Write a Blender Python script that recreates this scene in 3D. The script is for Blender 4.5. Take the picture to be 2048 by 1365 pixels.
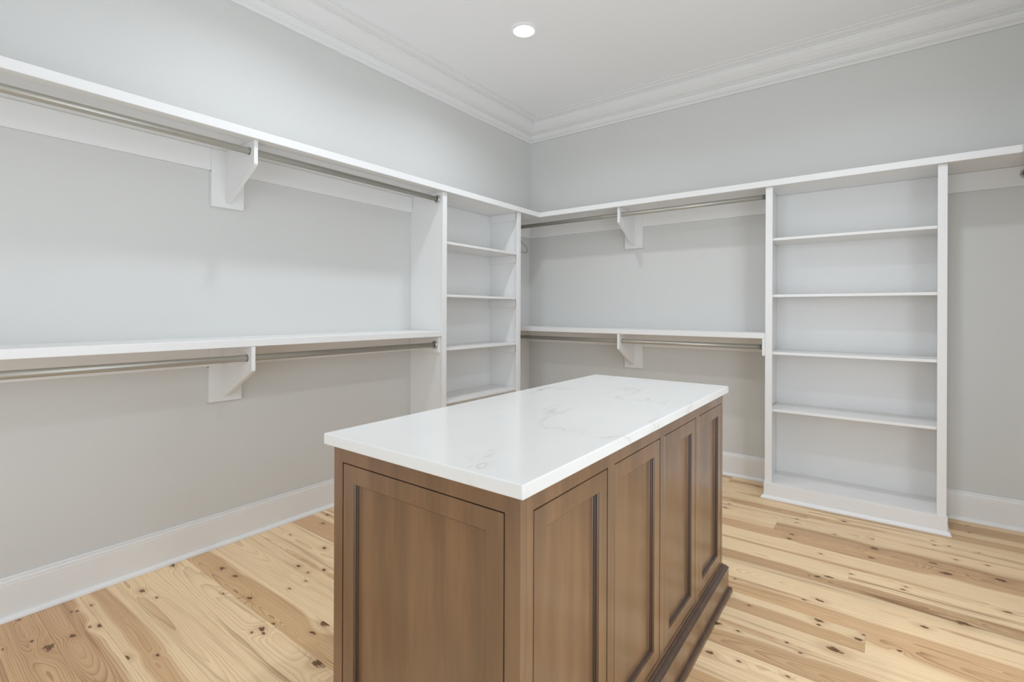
import bpy, bmesh, math, random
from mathutils import Vector, Matrix

# ------------------------------------------------------------------ clean, camera, world, exposure
for o in list(bpy.data.objects):
    bpy.data.objects.remove(o, do_unlink=True)
S = bpy.context.scene
COL = S.collection

ROOM_W, ROOM_D, ROOM_H = 3.752, 5.4, 3.10      # X 0..W, Y -D..0, Z 0..H

YAW, ROLL, FPX = 0.64608, 0.00383, 984.4589
cam_d = bpy.data.cameras.new('camera')
cam_d.sensor_width = 36.0
cam_d.sensor_fit = 'HORIZONTAL'
cam_d.lens = FPX * 36.0 / 2048.0
cam_d.shift_y = -59.1205 / 2048.0
cam_d.clip_start = 0.02
cam = bpy.data.objects.new('camera', cam_d)
COL.objects.link(cam)
fw = Vector((-math.sin(YAW), math.cos(YAW), 0))
rt = Vector((math.cos(YAW), math.sin(YAW), 0))
up = Vector((0, 0, 1))
r2 = rt * math.cos(ROLL) + up * math.sin(ROLL)
u2 = up * math.cos(ROLL) - rt * math.sin(ROLL)
M = Matrix((r2, u2, -fw)).transposed().to_4x4()
M.translation = Vector((2.8163, -4.02573, 1.25))
cam.matrix_world = M
S.camera = cam

SKY = 4.6                                      # soft daylight fill let in through the two added openings
world = bpy.data.worlds.new('world')
S.world = world
world.use_nodes = True
world.node_tree.nodes['Background'].inputs[0].default_value = (0.82, 0.91, 1.0, 1)
world.node_tree.nodes['Background'].inputs[1].default_value = SKY

S.view_settings.view_transform = 'Standard'
S.view_settings.look = 'None'
S.view_settings.gamma = 1.0
S.view_settings.use_curve_mapping = False
S.view_settings.exposure = -0.34

LAMP_W = 9.8
FILL_OPENING = (-3.5, -1.9, 2.44)                       # unseen opening added in the right wall for fill light: y0, y1, height
FILL_OPENING2 = (1.3, 3.0, 2.44)                        # unseen opening added in the front wall for fill light: x0, x1, height
S.cycles.diffuse_bounces = 10
for nm, w_, h_, loc, rz in (('fill_opening_portal', FILL_OPENING[1] - FILL_OPENING[0], FILL_OPENING[2], (ROOM_W + .06, (FILL_OPENING[0] + FILL_OPENING[1]) / 2, FILL_OPENING[2] / 2), 90),
                            ('fill_opening_portal', FILL_OPENING2[1] - FILL_OPENING2[0], FILL_OPENING2[2], ((FILL_OPENING2[0] + FILL_OPENING2[1]) / 2, -ROOM_D - .06, FILL_OPENING2[2] / 2), 0)):
    pd = bpy.data.lights.new(nm, 'AREA')
    pd.shape = 'RECTANGLE'
    pd.size, pd.size_y = w_, h_
    pd.cycles.is_portal = True
    po = bpy.data.objects.new(nm, pd)
    po.location = loc
    po.rotation_euler = (math.radians(90), 0, math.radians(rz))
    COL.objects.link(po)
LIGHTS = [(x, y) for y in (-1.4, -2.7) for x in (0.926, 2.82)]

# ------------------------------------------------------------------ node helpers / materials
def srgb(r, g, b):
    f = lambda c: (c / 255 / 12.92) if c / 255 <= 0.04045 else ((c / 255 + 0.055) / 1.055) ** 2.4
    return (f(r), f(g), f(b), 1)


class NT:
    def __init__(self, name):
        self.m = bpy.data.materials.new(name)
        self.m.use_nodes = True
        self.t = self.m.node_tree
        self.b = self.t.nodes['Principled BSDF']

    def n(self, kind, **kw):
        nd = self.t.nodes.new(kind)
        for k, v in kw.items():
            setattr(nd, k, v)
        return nd

    def put(self, sock, v):
        if isinstance(v, bpy.types.NodeSocket):
            self.t.links.new(v, sock)
        else:
            sock.default_value = v

    def math(self, op, a, b=None, c=None, clamp=False):
        nd = self.n('ShaderNodeMath', operation=op, use_clamp=clamp)
        self.put(nd.inputs[0], a)
        if b is not None:
            self.put(nd.inputs[1], b)
        if c is not None:
            self.put(nd.inputs[2], c)
        return nd.outputs[0]

    def smooth(self, v, lo, hi, a=0.0, b=1.0):
        nd = self.n('ShaderNodeMapRange', interpolation_type='SMOOTHSTEP')
        self.put(nd.inputs[0], v)
        self.put(nd.inputs[1], lo)
        self.put(nd.inputs[2], hi)
        self.put(nd.inputs[3], a)
        self.put(nd.inputs[4], b)
        return nd.outputs[0]

    def mix(self, f, a, b, blend='MIX'):
        nd = self.n('ShaderNodeMix', data_type='RGBA', blend_type=blend)
        self.put(nd.inputs[0], f)
        self.put(nd.inputs[6], a)
        self.put(nd.inputs[7], b)
        return nd.outputs[2]

    def xyz(self, x, y, z):
        nd = self.n('ShaderNodeCombineXYZ')
        for i, v in enumerate((x, y, z)):
            self.put(nd.inputs[i], v)
        return nd.outputs[0]

    def sep(self, v):
        nd = self.n('ShaderNodeSeparateXYZ')
        self.put(nd.inputs[0], v)
        return nd.outputs

    def noise(self, vec, scale, detail=3.0, rough=0.5, dist=0.0):
        nd = self.n('ShaderNodeTexNoise')
        self.put(nd.inputs['Vector'], vec)
        nd.inputs['Scale'].default_value = scale
        nd.inputs['Detail'].default_value = detail
        nd.inputs['Roughness'].default_value = rough
        nd.inputs['Distortion'].default_value = dist
        return nd.outputs['Fac']

    def coord(self, which='Object'):
        return self.n('ShaderNodeTexCoord').outputs[which]

    def attr(self, name):
        return self.n('ShaderNodeAttribute', attribute_name=name).outputs['Vector']

    def bump(self, h, strength, dist):
        nd = self.n('ShaderNodeBump')
        nd.inputs['Strength'].default_value = strength
        nd.inputs['Distance'].default_value = dist
        self.put(nd.inputs['Height'], h)
        self.put(self.b.inputs['Normal'], nd.outputs[0])

    def set(self, **kw):
        names = dict(base='Base Color', rough='Roughness', metal='Metallic', coat='Coat Weight',
                     coatr='Coat Roughness', spec='Specular IOR Level', emit='Emission Color', es='Emission Strength')
        for k, v in kw.items():
            self.put(self.b.inputs[names[k]], v)
        return self.m


def paint(name, col, rough, var=0.02, bump=0.15, bscale=220.0):
    t = NT(name)
    c = t.coord()
    big = t.noise(c, 1.7, 2)
    a = tuple(x * (1 - var) for x in col[:3]) + (1,)
    t.set(base=t.mix(big, a, col), rough=rough)
    t.bump(t.noise(c, bscale, 2), bump, 0.0006)
    return t.m


MAT = {}
MAT['wall'] = paint('wall_paint', (0.640, 0.640, 0.624, 1), 0.6, bump=0.3)
MAT['ceiling'] = paint('ceiling_paint', (0.86, 0.868, 0.882, 1), 0.75)
MAT['crown'] = paint('crown_paint', (0.765, 0.763, 0.755, 1), 0.5, bump=0.05)
MAT['trim'] = paint('trim_paint', (0.785, 0.783, 0.775, 1), 0.32, bump=0.06, bscale=120)


def metal_mat(name, col, rough, metal):
    t = NT(name)
    c = t.coord()
    n = t.noise(c, 60, 3)
    t.set(base=t.mix(n, tuple(x * .93 for x in col[:3]) + (1,), col), rough=t.math('MULTIPLY_ADD', n, 0.12, rough - .06),
          metal=metal)
    return t.m


MAT['rod'] = metal_mat('satin_nickel', (0.47, 0.455, 0.41, 1), 0.36, 0.6)
MAT['flange'] = metal_mat('flange_metal', (0.50, 0.50, 0.48, 1), 0.35, 0.8)
MAT['chrome'] = metal_mat('hanger_chrome', (0.42, 0.42, 0.41, 1), 0.18, 1.0)


def floor_mat():
    t = NT('heart_pine')
    P = t.sep(t.coord())
    x, y = P[0], P[1]
    g = t.sep(t.attr('grain'))       # yc, depth, tilt
    k = t.sep(t.attr('tone'))        # heart radius, seed, tint
    s2 = t.sep(t.attr('streak'))     # streak amount, ring frequency, redness
    seed = t.math('MULTIPLY', k[1], 37.0)
    lowv = t.xyz(t.math('MULTIPLY', x, 0.9), t.math('MULTIPLY', y, 6.0), seed)
    midv = t.xyz(t.math('MULTIPLY', x, 2.6), t.math('MULTIPLY', y, 22.0), t.math('ADD', seed, 5.0))
    n1 = t.noise(lowv, 1.0, 3)
    n2 = t.noise(midv, 1.0, 2)
    n3 = t.noise(t.xyz(t.math('MULTIPLY', x, 0.7), seed, t.math('MULTIPLY', y, 2.0)), 1.0, 2)
    yw = t.math('ADD', t.math('SUBTRACT', y, g[0]), t.math('MULTIPLY_ADD', n1, 0.07, -0.035))
    dd = t.math('ADD', t.math('MULTIPLY_ADD', x, g[2], g[1]), t.math('MULTIPLY_ADD', n3, 0.12, -0.06))
    r = t.math('SQRT', t.math('ADD', t.math('MULTIPLY', yw, yw), t.math('MULTIPLY', dd, dd)))
    nk = t.noise(t.xyz(t.math('MULTIPLY', x, 45.0), t.math('MULTIPLY', y, 110.0), t.math('ADD', seed, 9.0)), 1.0, 2)
    kmask, halo = None, None
    for i in range(6):
        q = t.sep(t.attr('knot%d' % i))
        dx = t.math('MULTIPLY', t.math('SUBTRACT', x, q[0]), 0.62)
        dy = t.math('SUBTRACT', y, q[1])
        wob = t.math('MULTIPLY_ADD', nk, 2.6, -0.35)
        rk0 = t.math('DIVIDE', t.math('SQRT', t.math('ADD', t.math('MULTIPLY', dx, dx), t.math('MULTIPLY', dy, dy))),
                     t.math('MAXIMUM', q[2], 0.00001))
        rk = t.math('DIVIDE', rk0, t.math('MAXIMUM', wob, 0.05))
        e = t.math('EXPONENT', t.math('MULTIPLY', t.math('MULTIPLY', rk0, rk0), -0.085))
        r = t.math('ADD', r, t.math('MULTIPLY', t.math('MULTIPLY', e, q[2]), 2.0))
        m = t.smooth(rk, 0.65, 1.1, 1, 0)
        h = t.smooth(rk0, 0.9, 3.4, 0.6, 0)
        kmask = m if kmask is None else t.math('MAXIMUM', kmask, m)
        halo = h if halo is None else t.math('MAXIMUM', halo, h)
    r = t.math('ADD', r, t.math('MULTIPLY_ADD', n2, 0.010, -0.005))
    ph = t.math('MULTIPLY', r, s2[1])
    fr = t.math('FRACT', ph)
    line = t.math('MULTIPLY', t.math('POWER', fr, 3.0), t.smooth(fr, 0.94, 1.0, 1, 0))
    # each ring gets its own strength
    ringv = t.n('ShaderNodeTexWhiteNoise', noise_dimensions='2D')
    t.put(ringv.inputs['Vector'], t.xyz(t.math('FLOOR', ph), seed, 0.0))
    strength = t.math('MULTIPLY_ADD', ringv.outputs['Value'], 0.75, 0.25)
    sapc = srgb(238, 209, 168)
    heartc = srgb(214, 178, 134)
    hf = t.smooth(r, t.math('SUBTRACT', k[0], 0.012), t.math('ADD', k[0], 0.008), 1, 0)
    base = t.mix(hf, sapc, t.mix(s2[2], heartc, srgb(206, 168, 128)))
    base = t.mix(t.math('MULTIPLY', line, t.math('MULTIPLY', strength, t.math('MULTIPLY_ADD', hf, 0.50, 0.46))),
                 base, srgb(132, 86, 48))
    # brown resin streaks along the board
    st = t.noise(t.xyz(t.math('MULTIPLY', x, 0.9), t.math('MULTIPLY', yw, 30.0), t.math('ADD', seed, 11.0)), 1.0, 3, 0.6)
    stm = t.math('MULTIPLY', t.smooth(st, 0.53, 0.70), s2[0])
    base = t.mix(stm, base, srgb(142, 104, 68))
    fib = t.noise(t.xyz(t.math('MULTIPLY', x, 9.0), t.math('MULTIPLY', y, 420.0), seed), 1.0, 3, 0.6)
    base = t.mix(1.0, base, t.mix(fib, (0.90, 0.89, 0.88, 1), (1.06, 1.06, 1.05, 1)), 'MULTIPLY')
    blot = t.noise(t.xyz(t.math('MULTIPLY', x, 3.0), t.math('MULTIPLY', y, 9.0), t.math('ADD', seed, 3.0)), 1.0, 3)
    base = t.mix(t.math('MULTIPLY', t.smooth(blot, 0.45, 0.8), 0.25), base, srgb(196, 156, 112))
    base = t.mix(t.math('MULTIPLY', halo, 0.55), base, srgb(172, 130, 90))
    kn = t.noise(t.xyz(t.math('MULTIPLY', x, 60.0), t.math('MULTIPLY', y, 160.0), seed), 1.0, 2)
    base = t.mix(kmask, base, t.mix(kn, srgb(70, 44, 26), srgb(136, 98, 64)))
    tint = t.xyz(k[2], k[2], k[2])
    base = t.mix(1.0, base, tint, 'MULTIPLY')
    t.set(base=base, rough=t.math('MULTIPLY_ADD', fib, 0.14, 0.34), spec=0.4)
    t.bump(t.math('SUBTRACT', fib, t.math('MULTIPLY', line, 0.6)), 0.12, 0.0006)
    return t.m


MAT['floor'] = floor_mat()
MAT['subfloor'] = paint('subfloor', srgb(90, 66, 44), 0.9)


def stain(name, dark, light, grey):
    t = NT(name)
    c = t.sep(t.coord('Object'))
    v = t.xyz(t.math('MULTIPLY', c[0], 14.0), t.math('MULTIPLY', c[1], 14.0), t.math('MULTIPLY', c[2], 1.6))
    n = t.noise(v, 1.0, 4, 0.55)
    cl = t.noise(t.xyz(t.math('MULTIPLY', c[0], 5.0), t.math('MULTIPLY', c[1], 5.0), t.math('MULTIPLY', c[2], 2.4)), 1.0, 2)
    fine = t.noise(t.xyz(t.math('MULTIPLY', c[0], 260.0), t.math('MULTIPLY', c[1], 260.0), t.math('MULTIPLY', c[2], 9.0)), 1.0, 2)
    b = t.mix(t.smooth(n, 0.3, 0.7), dark, light)
    b = t.mix(t.math('MULTIPLY', t.smooth(cl, 0.4, 0.75), 0.35), b, grey)
    b = t.mix(1.0, b, t.mix(fine, (0.88, 0.88, 0.88, 1), (1.08, 1.08, 1.08, 1)), 'MULTIPLY')
    t.set(base=b, rough=t.math('MULTIPLY_ADD', fine, 0.08, 0.34), spec=0.5, coat=0.7, coatr=0.20)
    t.bump(fine, 0.05, 0.0004)
    return t.m


MAT['stain'] = stain('stained_maple', srgb(100, 72, 47), srgb(124, 91, 61), srgb(100, 83, 65))
MAT['glaze'] = stain('stained_maple_glazed', srgb(58, 37, 25), srgb(74, 51, 36), srgb(68, 51, 40))
MAT['core'] = paint('cabinet_core', srgb(30, 20, 14), 0.8)  # coloured near black so the gaps round the doors read as shade


def quartz():
    t = NT('veined_quartz')
    c = t.coord()
    wv = t.n('ShaderNodeVectorMath', operation='MULTIPLY')
    t.put(wv.inputs[0], c)
    wv.inputs[1].default_value = (3.1, 1.15, 3.0)
    rot = t.n('ShaderNodeVectorRotate', rotation_type='Z_AXIS')
    t.put(rot.inputs['Vector'], wv.outputs[0])
    rot.inputs['Angle'].default_value = 0.5
    n = t.noise(rot.outputs[0], 1.25, 5, 0.55, 0.35)
    vein = t.smooth(t.math('ABSOLUTE', t.math('SUBTRACT', n, 0.50)), 0.0, 0.0075, 1, 0)
    soft = t.smooth(t.math('ABSOLUTE', t.math('SUBTRACT', n, 0.50)), 0.0, 0.05, 1, 0)
    msk = t.smooth(t.noise(c, 3.4, 2), 0.47, 0.62)
    f = t.math('MULTIPLY', msk, t.math('ADD', t.math('MULTIPLY', vein, 0.30), t.math('MULTIPLY', soft, 0.07)))
    cloud = t.noise(c, 5.0, 3)
    b = t.mix(cloud, (0.66, 0.65, 0.625, 1), (0.695, 0.685, 0.66, 1))
    b = t.mix(f, b, srgb(140, 130, 118))
    t.set(base=b, rough=0.13, spec=0.5)
    return t.m


MAT['quartz'] = quartz()


def lens_mat():
    t = NT('lamp_lens')
    n = t.noise(t.coord(), 30, 1)
    t.set(base=(0.9, 0.9, 0.9, 1), emit=t.mix(n, (1, 0.985, 0.96, 1), (1, 0.99, 0.975, 1)), es=14.0)
    return t.m


MAT['lens'] = lens_mat()

# ------------------------------------------------------------------ mesh helpers
def new_obj(name, bm, mat, parent=None, smooth=False):
    bmesh.ops.recalc_face_normals(bm, faces=bm.faces)
    me = bpy.data.meshes.new(name)
    bm.to_mesh(me)
    bm.free()
    me.materials.append(MAT[mat])
    if smooth:
        for p in me.polygons:
            p.use_smooth = True
    o = bpy.data.objects.new(name, me)
    COL.objects.link(o)
    if parent is not None:
        o.parent = parent
    return o


def bx(bm, x0, x1, y0, y1, z0, z1, bev=0.0):
    vs = [bm.verts.new((x, y, z)) for x in (x0, x1) for y in (y0, y1) for z in (z0, z1)]
    fs = [bm.faces.new([vs[i] for i in q]) for q in
          ((0, 1, 3, 2), (4, 6, 7, 5), (0, 4, 5, 1), (2, 3, 7, 6), (0, 2, 6, 4), (1, 5, 7, 3))]
    if bev:
        es = set(e for f in fs for e in f.edges)
        bmesh.ops.bevel(bm, geom=list(es), offset=bev, segments=2 if bev > .0025 else 1, affect='EDGES', profile=0.6)


def box(name, x0, x1, y0, y1, z0, z1, mat, parent=None, bev=0.0012):
    bm = bmesh.new()
    bx(bm, x0, x1, y0, y1, z0, z1, bev)
    return new_obj(name, bm, mat, parent)


def run(bm, p0, p1, nrm, prof, m0=0.0, m1=0.0):
    """closed profile (u along nrm, z) swept p0->p1; m = mitre: +1 inner corner, -1 outer corner, 0 square"""
    p0, p1, nrm = Vector(p0), Vector(p1), Vector(nrm)
    d = (p1 - p0).normalized()
    a = [bm.verts.new(p0 + nrm * u + up * z + d * (m0 * u)) for u, z in prof]
    b = [bm.verts.new(p1 + nrm * u + up * z - d * (m1 * u)) for u, z in prof]
    n = len(prof)
    for i in range(n):
        j = (i + 1) % n
        bm.faces.new((a[i], a[j], b[j], b[i]))
    bm.faces.new(a)
    bm.faces.new(b[::-1])


def tube(bm, pts, r, seg=12, cap=True):
    pts = [Vector(p) for p in pts]
    rings = []
    ref = None
    for i, p in enumerate(pts):
        t = (pts[min(i + 1, len(pts) - 1)] - pts[max(i - 1, 0)]).normalized()
        if ref is None:
            ref = Vector((0, 0, 1)) if abs(t.z) < .9 else Vector((1, 0, 0))
        s = t.cross(ref).normalized()
        w = s.cross(t).normalized()
        ref = w
        rings.append([bm.verts.new(p + (s * math.cos(2 * math.pi * k / seg) + w * math.sin(2 * math.pi * k / seg)) * r)
                      for k in range(seg)])
    for a, b in zip(rings, rings[1:]):
        for k in range(seg):
            bm.faces.new((a[k], a[(k + 1) % seg], b[(k + 1) % seg], b[k]))
    if cap:
        bm.faces.new(rings[0][::-1])
        bm.faces.new(rings[-1])


def lathe(bm, prof, axis_o, axis_d, seg=40, close=False):
    """profile (radius, height along axis_d)"""
    o, d = Vector(axis_o), Vector(axis_d).normalized()
    s = d.orthogonal().normalized()
    w = d.cross(s)
    rings = []
    for r, h in prof:
        if r < 1e-6:
            rings.append([bm.verts.new(o + d * h)])
        else:
            rings.append([bm.verts.new(o + d * h + (s * math.cos(2 * math.pi * k / seg) + w * math.sin(2 * math.pi * k / seg)) * r)
                          for k in range(seg)])
    pairs = list(zip(rings, rings[1:]))
    if close:
        pairs.append((rings[-1], rings[0]))
    for a, b in pairs:
        if len(a) == 1 and len(b) == 1:
            continue
        for k in range(seg):
            j = (k + 1) % seg
            if len(a) == 1:
                bm.faces.new((a[0], b[k], b[j]))
            elif len(b) == 1:
                bm.faces.new((a[k], a[j], b[0]))
            else:
                bm.faces.new((a[k], a[j], b[j], b[k]))


def empty(name, loc=(0, 0, 0), rz=0.0):
    o = bpy.data.objects.new(name, None)
    o.location = loc
    o.rotation_euler = (0, 0, rz)
    o.empty_display_size = 0.1
    COL.objects.link(o)
    return o


def tag(o, label, cat, group=None):
    o['label'] = label
    o['category'] = cat
    if group:
        o['group'] = group
    return o


def struct(o, label=None):
    o['kind'] = 'structure'
    if label:
        o['label'] = label
    return o


W, D, H = ROOM_W, ROOM_D, ROOM_H

# ------------------------------------------------------------------ room shell
struct(box('wall_left', -0.12, 0, -D, 0.12, 0, H, 'wall', bev=0), 'light warm grey painted wall behind the long hanging rods')
struct(box('wall_back', 0, W + 0.12, 0, 0.12, 0, H, 'wall', bev=0), 'light warm grey painted wall behind the tall white shelves')
bm = bmesh.new()
bx(bm, W, W + 0.12, -D, FILL_OPENING[0], 0, H)
bx(bm, W, W + 0.12, FILL_OPENING[1], 0, 0, H)
bx(bm, W, W + 0.12, FILL_OPENING[0], FILL_OPENING[1], FILL_OPENING[2], H)
struct(new_obj('wall_right', bm, 'wall'), 'light warm grey painted wall at the right end of the closet')
bm = bmesh.new()
bx(bm, -0.12, FILL_OPENING2[0], -D - 0.12, -D, 0, H)
bx(bm, FILL_OPENING2[1], W + 0.12, -D - 0.12, -D, 0, H)
bx(bm, FILL_OPENING2[0], FILL_OPENING2[1], -D - 0.12, -D, FILL_OPENING2[2], H)
struct(new_obj('wall_front', bm, 'wall'), 'light warm grey painted wall with an added fill light opening behind the viewer')
struct(box('ceiling', -0.12, W + 0.12, -D - 0.12, 0.12, H, H + 0.1, 'ceiling', bev=0), 'flat white painted ceiling')

# floor: base with individual pine planks
floor = struct(box('floor', -0.12, W + 0.12, -D - 0.12, 0.12, -0.06, -0.02, 'subfloor', bev=0),
               'wide knotty pine plank floor with pale and brown boards')
KNOTS = [(0.238, -3.706, 1), (0.043, -3.636, 1), (0.259, -3.633, 1), (0.358, -3.6, 3), (0.14, -3.493, 1), (0.152, -3.478, 1),
         (0.344, -3.53, 2), (0.324, -3.477, 1), (0.344, -3.448, 2), (0.145, -3.43, 1), (0.653, -3.445, 2), (0.725, -3.373, 1),
         (0.187, -3.265, 2), (0.299, -3.245, 1), (0.045, -3.099, 2), (0.264, -2.965, 2), (0.39, -2.957, 2), (0.622, -3.002, 2),
         (0.495, -3.057, 1), (0.873, -3.071, 2), (0.905, -3.081, 1), (0.863, -3.105, 1), (0.879, -3.029, 1), (0.688, -2.859, 1),
         (0.691, -2.78, 1), (1.054, -2.962, 2), (1.042, -2.901, 3), (1.124, -2.95, 1), (1.224, -3.042, 3), (0.196, -2.382, 2),
         (0.472, -2.55, 2), (0.183, -2.576, 1), (2.102, -0.149, 2), (2.019, -0.608, 1), (2.014, -0.688, 2), (2.413, -0.861, 2),
         (2.405, -0.928, 2), (2.631, -0.472, 2), (2.602, -0.714, 1), (2.773, -0.654, 1), (2.404, -0.609, 1), (2.409, -0.67, 1),
         (2.784, -0.785, 3), (2.77, -0.914, 2), (2.562, -1.024, 1), (2.571, -1.292, 2), (2.697, -1.167, 1), (2.264, -1.553, 1),
         (2.616, -1.262, 2), (3.216, -0.096, 1), (3.212, -0.215, 1), (3.039, -0.475, 1), (3.041, -0.538, 1), (3.103, -0.504, 1),
         (3.217, -0.513, 1), (3.114, -0.679, 1), (3.232, -0.657, 1), (3.018, -0.793, 2), (3.062, -0.882, 3), (3.262, -0.807, 3),
         (2.904, -1.15, 1), (2.892, -1.185, 1), (3.232, -1.133, 2), (3.076, -1.346, 3), (2.947, -1.471, 2), (2.364, -1.738, 1),
         (2.611, -1.68, 2), (2.615, -1.712, 1), (2.547, -1.548, 1), (2.599, -1.514, 2), (2.53, -1.909, 1), (2.579, -1.943, 1),
         (2.366, -1.949, 1), (2.311, -2.142, 2), (2.409, -2.127, 1), (2.557, -2.104, 1), (2.678, -1.847, 3), (2.287, -1.948, 2),
         (2.748, -1.722, 2), (2.759, -1.678, 1)]
PW = 0.137
JOINTS = {-1: [2.45], 0: [2.782], 1: [2.315], 4: [2.69], 8: [2.765]}


def row_of(y):
    return int(math.floor((-0.568 - y) / PW))


def build_planks():
    rng = random.Random(11)
    for row in range(row_of(-0.001), row_of(-D) + 1):
        y1 = -0.568 - row * PW
        y0 = y1 - PW
        yy1, yy0 = min(y1, 0.0), max(y0, -D)
        if yy1 - yy0 < 0.01:
            continue
        js = JOINTS.get(row)
        if js is None:
            js = [rng.uniform(1.45, 1.95)] if row % 2 else [rng.uniform(1.3, 2.1)]
        xs = [0.0] + js + [W]
        for a, b in zip(xs, xs[1:]):
            cx, cy = (a + b) / 2, (yy0 + yy1) / 2
            bm = bmesh.new()
            bx(bm, a - cx + .0002, b - cx - .0002, yy0 - cy + .0002, yy1 - cy - .0002, -0.02, 0.0, 0.0005)
            o = new_obj('plank', bm, 'floor', floor)
            o.location = (cx, cy, 0)
            kn = [(kx - cx, ky - cy, (0.0058, 0.0105, 0.0165)[s - 1]) for kx, ky, s in KNOTS
                  if a <= kx <= b and yy0 <= ky <= yy1]
            kn.sort(key=lambda q: -q[2])
            vis = bool(kn)
            if not vis:
                for q in range(rng.choice((1, 2, 3))):
                    kn.append((rng.uniform(a - cx, b - cx), rng.uniform(-.055, .055), rng.choice((.006, .009, .014))))
            kn = (kn + [(0, 0.0, 0.0)] * 6)[:6]
            dark = rng.random()
            heart = rng.choice((0.035, 0.045, 0.06, 0.08, 0.10, 0.02))
            yc = rng.uniform(-.06, .06)
            depth = rng.uniform(-.05, .05)
            tilt = rng.choice((-1, 1)) * rng.uniform(.01, .05)
            streak = rng.uniform(.1, .8)
            tint = rng.uniform(.95, 1.07)
            red = rng.random()
            if row == 5 and b > 2:           # the dark streaked board running out past the island
                heart, yc, depth, tilt, streak, tint = .05, .01, .01, .004, 1.0, .90
            if row == 6 and b > 2:
                heart, streak, tint = .012, .15, 1.04
            if row == 10 and b > 2:
                heart, streak, tint, yc = .075, .2, .93, -.01
            atts = {'grain': (yc, depth, tilt), 'tone': (heart, rng.random(), tint),
                    'streak': (streak, rng.uniform(100, 210), red)}
            for q in range(6):
                atts['knot%d' % q] = kn[q]
            me = o.data
            for an, av in atts.items():
                at = me.attributes.new(an, 'FLOAT_VECTOR', 'POINT')
                at.data.foreach_set('vector', list(av) * len(me.vertices))


build_planks()

# crown moulding
CB = 2.9176
crown = [(0.0005, CB), (0.014, CB), (0.016, CB + .010), (0.024, CB + .016), (0.036, CB + .022), (0.046, CB + .034), (0.052, CB + .050),
         (0.052, CB + .057), (0.061, CB + .057), (0.061, CB + .065), (0.072, CB + .068), (0.088, CB + .076), (0.106, CB + .091),
         (0.124, CB + .112), (0.135, CB + .132), (0.138, CB + .145), (0.148, CB + .145), (0.148, CB + .153), (0.160, CB + .155),
         (0.172, CB + .161), (0.182, CB + .170), (0.195, CB + .173), (0.195, H - 0.0003), (0.0005, H - 0.0003)]
for i, (p0, p1, n) in enumerate((((0, -D, 0), (0, 0, 0), (1, 0, 0)), ((0, 0, 0), (W, 0, 0), (0, -1, 0)),
                                 ((W, 0, 0), (W, -D, 0), (-1, 0, 0)), ((W, -D, 0), (0, -D, 0), (0, 1, 0)))):
    bm = bmesh.new()
    run(bm, p0, p1, n, crown, 1, 1)
    struct(new_obj('trim_%d' % (i + 1), bm, 'crown'), 'white stepped crown moulding along the ' + ('left wall', 'back wall', 'right wall', 'front wall')[i])

# baseboards with shoe moulding
base_prof = [(0.0005, 0.0005), (0.015, 0.0005), (0.015, 0.143), (0.0135, 0.146), (0.0145, 0.150), (0.0135, 0.157), (0.011, 0.161),
             (0.008, 0.1635), (0.0105, 0.166), (0.009, 0.171), (0.005, 0.174), (0.0005, 0.174)]
shoe_prof = [(0.0153, 0.0005), (0.031, 0.0005), (0.0305, 0.006), (0.0285, 0.012), (0.0245, 0.018), (0.0195, 0.0215), (0.0153, 0.0225)]
U1Y0, U1Y1 = -1.549, -0.612      # left shelf unit along the left wall
U2X0, U2X1 = 2.179, 3.105        # tall shelf unit along the back wall
UD = 0.335


def baseboard(name, segs, label):
    bm = bmesh.new()
    bs = bmesh.new()
    for p0, p1, n, m0, m1 in segs:
        run(bm, p0, p1, n, base_prof, m0, m1)
        run(bs, p0, p1, n, shoe_prof, m0, m1)
    o = struct(new_obj(name, bm, 'trim'), label)
    new_obj('shoe_moulding', bs, 'trim', o)


baseboard('baseboard_left', [((0, -D, 0), (0, U1Y0 - .02, 0), (1, 0, 0), 1, 0), ((0, U1Y1 + .02, 0), (0, 0, 0), (1, 0, 0), 0, 1)],
          'tall white baseboard with stepped cap along the left wall')
baseboard('baseboard_back', [((0, 0, 0), (U2X0 - .02, 0, 0), (0, -1, 0), 1, 0), ((U2X1 + .02, 0, 0), (W, 0, 0), (0, -1, 0), 0, 1)],
          'tall white baseboard along the back wall either side of the shelf unit')
baseboard('baseboard_right', [((W, 0, 0), (W, FILL_OPENING[1] + .092, 0), (-1, 0, 0), 1, 0), ((W, FILL_OPENING[0] - .092, 0), (W, -D, 0), (-1, 0, 0), 0, 1)], 'tall white baseboard along the right wall')
baseboard('baseboard_front', [((W, -D, 0), (FILL_OPENING2[1] + .092, -D, 0), (0, 1, 0), 1, 0), ((FILL_OPENING2[0] - .092, -D, 0), (0, -D, 0), (0, 1, 0), 0, 1)], 'tall white baseboard behind the viewer')

# casings round the two unseen openings added to let in fill light
cw = 0.09
bm = bmesh.new()
bx(bm, W - .018, W - .0004, FILL_OPENING[0] - cw, FILL_OPENING[0], 0.001, FILL_OPENING[2] + cw, 0.002)
bx(bm, W - .018, W - .0004, FILL_OPENING[1], FILL_OPENING[1] + cw, 0.001, FILL_OPENING[2] + cw, 0.002)
bx(bm, W - .018, W - .0004, FILL_OPENING[0] + .0002, FILL_OPENING[1] - .0002, FILL_OPENING[2], FILL_OPENING[2] + cw, 0.002)
struct(new_obj('trim_5', bm, 'trim'), 'white casing round the added fill light opening in the right wall')
bm = bmesh.new()
bx(bm, FILL_OPENING2[0] - cw, FILL_OPENING2[0], -D + .0004, -D + .018, 0.001, FILL_OPENING2[2] + cw, 0.002)
bx(bm, FILL_OPENING2[1], FILL_OPENING2[1] + cw, -D + .0004, -D + .018, 0.001, FILL_OPENING2[2] + cw, 0.002)
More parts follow.
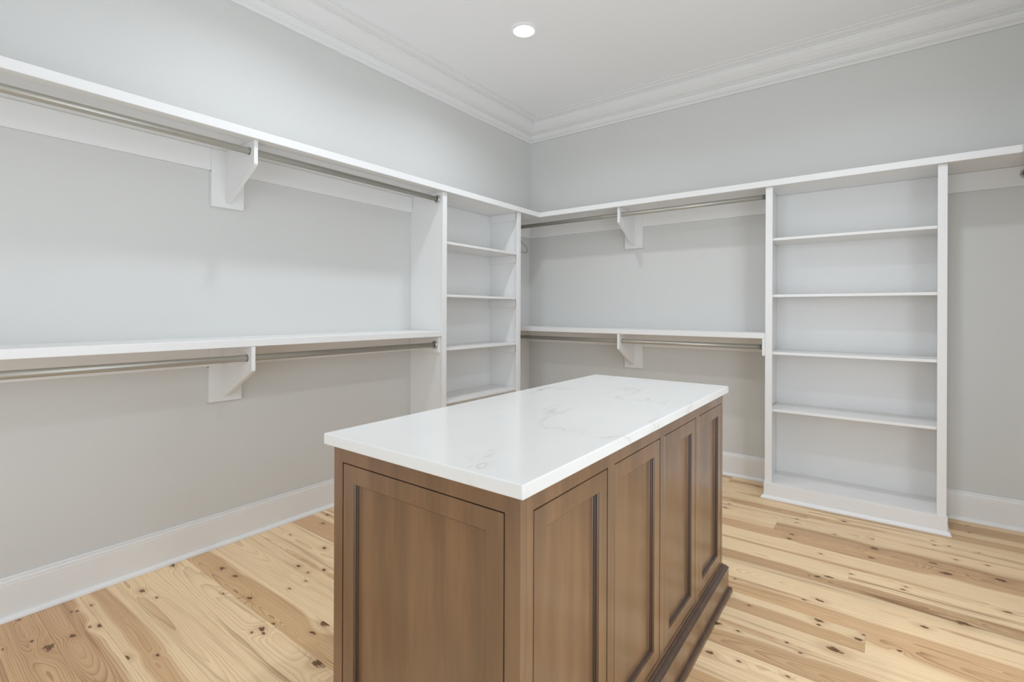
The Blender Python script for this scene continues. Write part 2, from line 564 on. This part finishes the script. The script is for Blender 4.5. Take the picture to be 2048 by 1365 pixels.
bx(bm, FILL_OPENING2[0] + .0002, FILL_OPENING2[1] - .0002, -D + .0004, -D + .018, FILL_OPENING2[2], FILL_OPENING2[2] + cw, 0.002)
struct(new_obj('trim_6', bm, 'trim'), 'white casing round the added fill light opening behind the viewer')

# ------------------------------------------------------------------ wall shelves
UT, UB, LT, LB = 2.1386, 2.0964, 1.109, 1.0715
UDEP, LDEP = 0.353, 0.331
CLT = 0.019


def shelf(label, group, board, cleats):
    root = empty('wall_shelf', ((board[0] + board[1]) / 2, (board[2] + board[3]) / 2, board[4]))
    tag(root, label, 'shelf', group)
    ox, oy, oz = root.location
    def local(c):
        return (c[0] - ox, c[1] - ox, c[2] - oy, c[3] - oy, c[4] - oz, c[5] - oz)
    box('shelf_board', *local(board), 'trim', root, bev=0.002)
    for c in cleats:
        box('cleat', *local(c), 'trim', root, bev=0.0015)
    return root


E0 = 0.0006
shelf('upper white shelf running the length of the left wall', 'upper wall shelves',
      (E0, UDEP, -D + E0, -E0, UB, UT), [(E0, CLT, -D + E0, U1Y0 - .002, 1.981, UB - E0), (E0, CLT, U1Y1 + .002, -.02, 1.976, UB - E0)])
shelf('upper white shelf along the back wall over the tall shelf unit', 'upper wall shelves',
      (UDEP + .0003, W - UDEP - .0003, -UDEP, -E0, UB, UT),
      [(E0, U2X0 - .002, -CLT, -E0, 1.976, UB - E0), (U2X1 + .002, W - .02, -CLT, -E0, 1.982, UB - E0)])
shelf('upper white shelf at the far right edge along the right wall', 'upper wall shelves',
      (W - UDEP, W - E0, -1.7, -E0, UB, UT), [(W - CLT, W - E0, -1.7, -CLT - .001, 1.981, UB - E0)])
shelf('lower white shelf on the left wall below the hanging rod', 'lower wall shelves',
      (E0, LDEP, -D + E0, U1Y0 - .0005, LB, LT),
      [(E0, CLT, -D + E0, U1Y0 - .0005, 0.957, LB - E0), (CLT + .0003, 0.315, U1Y0 - .0195, U1Y0 - .0005, 0.957, LB - E0)])
shelf('lower white shelf on the back wall left of the tall shelf unit', 'lower wall shelves',
      (E0, U2X0 - .0005, -LDEP, -E0, LB, LT),
      [(E0, U2X0 - .0005, -CLT, -E0, 0.955, LB - E0), (U2X0 - .0195, U2X0 - .0005, -0.331, -CLT - .0003, 0.955, LB - E0)])

# ------------------------------------------------------------------ rod brackets
ROD_OFF, RODR = 0.28, 0.0165
RZU, RZL = 2.048, 1.012


def bracket(label, origin, rot, zr):
    """origin on the wall below the shelf; local X points out of the wall"""
    root = empty('shelf_bracket', origin, rot)
    tag(root, label, 'bracket', 'rod brackets under the wall shelves')
    # plate stands in front of the cleat line so it never cuts it
    box('back_plate', CLT + .0004, CLT + .007, -0.081, 0.081, -0.302, -E0, 'trim', root)
    # lower part of the plate reaches the wall below the cleat
    box('back_plate', E0, CLT + .0003, -0.081, 0.081, -0.302, -0.1205, 'trim', root, bev=0.0)
    # arm: polygon with a round rod hole, 19 mm thick
    hz = zr
    outer = [(CLT + .0072, -E0), (CLT + .0072, -0.276), (0.040, -0.274), (0.327, -0.1235), (0.330, -0.118), (0.330, -E0)]
    seg = 24
    hole = [(ROD_OFF + (RODR + .0022) * math.cos(2 * math.pi * k / seg), hz + (RODR + .0022) * math.sin(2 * math.pi * k / seg)) for k in range(seg)]
    bm = bmesh.new()
    t = 0.0095
    for s in (-t, t):
        vo = [bm.verts.new((u, s, z)) for u, z in outer]
        vh = [bm.verts.new((u, s, z)) for u, z in hole]
        es = [bm.edges.new((vo[i], vo[(i + 1) % len(vo)])) for i in range(len(vo))]
        es += [bm.edges.new((vh[i], vh[(i + 1) % seg])) for i in range(seg)]
        bmesh.ops.triangle_fill(bm, edges=es, use_beauty=True)
        if s < 0:
            a, ah = vo, vh
        else:
            for i in range(len(vo)):
                j = (i + 1) % len(vo)
                bm.faces.new((a[i], a[j], vo[j], vo[i]))
            for i in range(seg):
                j = (i + 1) % seg
                bm.faces.new((ah[i], ah[j], vh[j], vh[i]))
    new_obj('arm', bm, 'trim', root)
    return root


bracket('white bracket holding the upper rod on the left wall', (0, -2.8425, UB), 0, RZU - UB)
bracket('white bracket holding the lower rod on the left wall', (0, -2.8510, LB), 0, RZL - LB)
bracket('white bracket holding the upper rod on the back wall', (1.1045, 0, UB), -math.pi / 2, RZU - .004 - UB)
bracket('white bracket holding the lower rod on the back wall', (1.1070, 0, LB), -math.pi / 2, RZL - LB)

# ------------------------------------------------------------------ hanging rods
def rod(label, p0, p1, f0, f1):
    p0, p1 = Vector(p0), Vector(p1)
    c = (p0 + p1) / 2
    d = (p1 - p0).normalized()
    root = empty('closet_rod', c)
    tag(root, label, 'rod', 'closet hanging rods')
    bm = bmesh.new()
    L = (p1 - p0).length
    tube(bm, [p0 - c + d * .001, p1 - c - d * .001], RODR, 32)
    new_obj('bar', bm, 'rod', root, True)
    for m in root.children[0].data.polygons:
        m.use_smooth = len(m.vertices) == 4
    for on, e, dd in ((f0, p0, d), (f1, p1, -d)):
        if not on:
            continue
        bm = bmesh.new()
        lathe(bm, [(RODR + .0012, .0006), (.0285, .0006), (.0285, .004), (.0265, .006), (.0225, .0065), (.0215, .012), (RODR + .0012, .012)],
              e - c, dd, 32, close=True)
        o = new_obj('flange', bm, 'flange', root, True)
    return root


rod('upper metal rod on the left wall ending at the narrow shelf unit', (ROD_OFF, -D, RZU), (ROD_OFF, U1Y0, RZU), True, True)
rod('lower metal rod on the left wall under the lower shelf', (ROD_OFF, -D, RZL), (ROD_OFF, U1Y0 - .0195, RZL), True, True)
rod('upper metal rod on the back wall between the two shelf units', (0, -ROD_OFF, RZU - .004), (U2X0, -ROD_OFF, RZU - .004), True, True)
rod('lower metal rod on the back wall under the lower shelf', (0, -ROD_OFF, RZL), (U2X0 - .0195, -ROD_OFF, RZL), True, True)
rod('metal rod at the far right edge socketed into the back wall cleat', (W - .283, -CLT, RZU), (W - .283, -1.65, RZU), True, False)

# ------------------------------------------------------------------ built-in shelf units
def shelf_unit(label, width, loc, rot, cleats):
    """local: x along the wall 0..width, y=0 the wall, front at y=-UD"""
    root = empty('shelf_unit', loc, rot)
    tag(root, label, 'shelf unit', 'built-in shelf units')
    T = 0.0425
    top = UB - .0008
    P = 0.019
    for x0, s0 in ((0.0, 0.0), (width - P, width - T)):
        box('side_panel', x0, x0 + P, -UD + .0193, -E0, 0.0006, top, 'trim', root, bev=0)
        box('face_stile', s0, s0 + T, -UD, -UD + .019, 0.0006, top, 'trim', root)
    T, ST = P, T
    box('back_panel', T + .0003, width - T - .0003, -.008, -E0, 0.1, top, 'trim', root, bev=0)
    # bottom deck, toe board and shoe
    box('deck', T + .0003, width - T - .0003, -UD + .0195, -.0083, 0.085, 0.1035, 'trim', root)
    box('toe_board', -.004, width + .004, -UD - .012, -UD - .0003, 0.0006, 0.1045, 'trim', root)
    bm = bmesh.new()
    sp = [(u - .0150, z) for u, z in shoe_prof]
    run(bm, (-.004, -UD - .012, 0), (width + .004, -UD - .012, 0), (0, -1, 0), sp, -1, -1)
    run(bm, (width + .004, -UD - .012, 0), (width + .004, -.04, 0), (1, 0, 0), sp, -1, 0)
    run(bm, (-.004, -.04, 0), (-.004, -UD - .012, 0), (-1, 0, 0), sp, 0, -1)
    new_obj('shoe_moulding', bm, 'trim', root)
    box('face_rail', ST + .0003, width - ST - .0003, -UD, -UD + .019, 0.0006, 0.1035, 'trim', root)
    for zt in (1.7515, 1.3705, 0.9835, 0.5985):
        box('shelf', T + .003, width - T - .003, -UD + .0197, -.0085, zt - .0175, zt, 'trim', root, bev=0.0015)
        for x0 in ((T + .0003, width - T - .0123) if cleats else ()):
            box('shelf_cleat', x0, x0 + .012, -UD + .035, -.0085, zt - .0175 - .065, zt - .0178, 'trim', root)
    for x0 in ((T + .0003, width - T - .0123) if cleats else ()):
        box('shelf_cleat', x0, x0 + .012, -UD + .035, -.0085, top - .065, top, 'trim', root)
    return root


shelf_unit('narrow white shelf unit built against the left wall near the corner', U1Y1 - U1Y0, (0, U1Y0, 0), math.pi / 2, True)
shelf_unit('tall white open shelf unit with four shelves on the back wall', U2X1 - U2X0, (U2X0, 0, 0), 0, False)

# ------------------------------------------------------------------ island
ISL = (1.94085, -2.48147)
IROT = 0.0045449
CW, CL = 0.6592, 1.5796
HX, HY = CW / 2 - .02, CL / 2 - .02
TOPZ, SLAB = 0.921, 0.030
BT = TOPZ - SLAB

isl = empty('island_cabinet', (ISL[0], ISL[1], 0), IROT)
tag(isl, 'dark brown stained wooden closet island with recessed panel sides', 'island')
FT = 0.020
box('core', -HX + FT, HX - FT, -HY + FT, HY - FT, 0.002, BT - .0005, 'core', isl, bev=0)
DZ0, DZ1 = 0.147, 0.8455


def face(side, length, openings, half):
    """builds face frame and inset panels on one side; local frame: s along the face, d outwards"""
    def place(o):
        o.rotation_euler = (0, 0, side * math.pi / 2)
        return o
    # in local coordinates the face is at y = -half, running along x
    def fbox(name, x0, x1, z0, z1, y0=-half, y1=-half + FT - .0004, mat='stain'):
        return place(box(name, x0, x1, y0, y1, z0, z1, mat, isl, bev=0))
    L = length
    fbox('rail', -L, L, DZ1 + .0032, BT - .0006)
    fbox('rail', -L, L, 0.002, DZ0 - .0032)
    ed = [-L] + [v for o in openings for v in (o[0] - .0032, o[1] + .0032)] + [L]
    for i in range(0, len(ed), 2):
        fbox('stile', ed[i], ed[i + 1], DZ0 - .0032, DZ1 + .0032)
    for a, b in openings:
        fr = bmesh.new()
        def ring(bm, prof):
            loops = []
            for ins, dep in prof:
                loops.append([bm.verts.new((x, -half - dep, z)) for x, z in
                              ((a + ins, DZ0 + ins), (b - ins, DZ0 + ins), (b - ins, DZ1 - ins), (a + ins, DZ1 - ins))])
            n = len(loops)
            for i in range(n):
                p, q = loops[i], loops[(i + 1) % n]
                for k in range(4):
                    bm.faces.new((p[k], p[(k + 1) % 4], q[(k + 1) % 4], q[k]))
        ring(fr, [(0, -.0185), (0, -.0012), (.0012, 0), (.0455, 0), (.0455, -.0185)])
        dr = place(new_obj('panel_door', fr, 'stain', isl))
        mb = bmesh.new()
        ring(mb, [(.0457, -.0184), (.0457, -.0016), (.0468, -.0022), (.0486, -.0032), (.0497, -.0055), (.0500, -.0085), (.0512, -.0092),
                  (.0514, -.0115), (.0526, -.0132), (.0540, -.0140), (.0540, -.0184)])
        mo = new_obj('bead_moulding', mb, 'glaze', dr)
        pb = bmesh.new()
        bx(pb, a + .0541, b - .0541, -half + .0138, -half + .0184, DZ0 + .0541, DZ1 - .0541)
        new_obj('inset_panel', pb, 'stain', dr)


side4 = [(-.722, -.3885), (-.3425, -.0105), (.0345, .3675), (.4165, .7420)]
face(0, HX, [(-.2685, .2680)], HY)                                # near end
face(1, HY - FT, [(max(a, -.742), b) for a, b in side4], HX)      # long side towards the tall unit's right
face(2, HX, [(-.2680, .2685)], HY)                                # far end
face(3, HY - FT, [(-b, -a) for a, b in side4[::-1]], HX)          # long side facing the left wall

# base: plinth, cap moulding, shoe
plinth = [(0.0004, 0.001), (0.0224, 0.001), (0.0224, 0.1095), (0.0004, 0.1095)]
capm = [(0.0004, 0.1098), (0.0232, 0.1098), (0.0238, 0.1125), (0.0222, 0.1150), (0.0190, 0.1158), (0.0180, 0.1185), (0.0150, 0.1225),
        (0.0105, 0.1250), (0.0070, 0.1255), (0.0060, 0.1290), (0.0030, 0.1310), (0.0004, 0.1310)]
shoem = [(0.0226, 0.001), (0.0368, 0.001), (0.0368, 0.0100), (0.0358, 0.0160), (0.0330, 0.0205), (0.0290, 0.0230), (0.0226, 0.0235)]
cor = [(-HX, -HY, 0), (HX, -HY, 0), (HX, HY, 0), (-HX, HY, 0)]
nor = [(0, -1, 0), (1, 0, 0), (0, 1, 0), (-1, 0, 0)]
for nm, prof, mt in (('plinth', plinth, 'stain'), ('cap_moulding', capm, 'glaze'), ('shoe_moulding', shoem, 'glaze')):
    bm = bmesh.new()
    for i in range(4):
        run(bm, cor[i], cor[(i + 1) % 4], nor[i], prof, -1, -1)
    new_obj(nm, bm, mt, isl)

bm = bmesh.new()
bx(bm, -CW / 2, CW / 2, -CL / 2, CL / 2, 0, SLAB)
bmesh.ops.bevel(bm, geom=list(bm.edges), offset=0.0035, segments=3, affect='EDGES', profile=0.5)
ctop = new_obj('countertop', bm, 'quartz')
ctop.location = (ISL[0], ISL[1], BT)
ctop.rotation_euler = (0, 0, IROT)
tag(ctop, 'white quartz countertop with faint grey veins on the brown island', 'countertop')

# ------------------------------------------------------------------ clothes hanger tucked in the corner
hg = empty('clothes_hanger', (0.05, -ROD_OFF, RZU - .004))
tag(hg, 'grey metal clothes hanger on the back wall rod beside the corner', 'hanger')
hr = 0.0036
hook = []
R = RODR + hr + .0006
for k in range(15):
    an = math.radians(-25 + k * 230 / 14)
    hook.append((0, R * math.cos(an), R * math.sin(an)))
hook += [(0, -R * .75, -.035), (0, -.004, -.055), (0, 0, -.075), (0, 0, -.100)]
bm = bmesh.new()
tube(bm, hook, hr * .8, 10)
new_obj('hook', bm, 'chrome', hg, True)
sh = [(0.0, -.100), (.035, -.114), (.075, -.131), (.110, -.144), (.138, -.157), (.155, -.174), (.166, -.192), (.168, -.207), (.160, -.219), (.145, -.223)]
pts = [(0, -a, b) for a, b in sh[::-1]] + [(0, a, b) for a, b in sh[1:]]
bm = bmesh.new()
tube(bm, pts, hr, 10)
new_obj('shoulders', bm, 'chrome', hg, True)
bm = bmesh.new()
prof = []
n = 60
for k in range(n + 1):
    yv = -.146 + .292 * k / n
    prof.append((hr * (1.0 if k % 2 else 0.72), yv))
lathe(bm, [(0, -.146)] + prof + [(0, .146)], (0, 0, -.223), (0, 1, 0), 10)
new_obj('trouser_bar', bm, 'chrome', hg)

# ------------------------------------------------------------------ recessed ceiling lights
def downlight(i, x, y, label):
    root = empty('ceiling_light', (x, y, H))
    tag(root, label, 'light', 'recessed ceiling lights')
    bm = bmesh.new()
    lathe(bm, [(.0665, -.0002), (.094, -.0002), (.094, -.003), (.091, -.0055), (.080, -.0075), (.0665, -.0085)], (0, 0, 0), (0, 0, 1), 64, close=True)
    new_obj('trim_ring', bm, 'ceiling', root, True)
    bm = bmesh.new()
    lathe(bm, [(0, -.0125), (.030, -.0123), (.050, -.0115), (.060, -.0100), (.0655, -.0078), (.0655, -.0040), (0, -.0040)], (0, 0, 0), (0, 0, 1), 64)
    new_obj('lens', bm, 'lens', root, True)
    ld = bpy.data.lights.new('lamp', 'AREA')
    ld.shape = 'DISK'
    ld.size = 0.125
    ld.energy = LAMP_W
    ld.spread = math.radians(145)
    ld.color = (0.855, 0.925, 1.0)
    lo = bpy.data.objects.new('lamp', ld)
    COL.objects.link(lo)
    lo.parent = root
    lo.location = (0, 0, -.0135)


names = ['recessed round ceiling light above the left shelves near the corner', 'recessed ceiling light above the tall back wall shelf unit',
         'recessed ceiling light over the left side of the island', 'recessed ceiling light over the right side of the island']
for i, (x, y) in enumerate(LIGHTS):
    downlight(i, x, y, names[i])
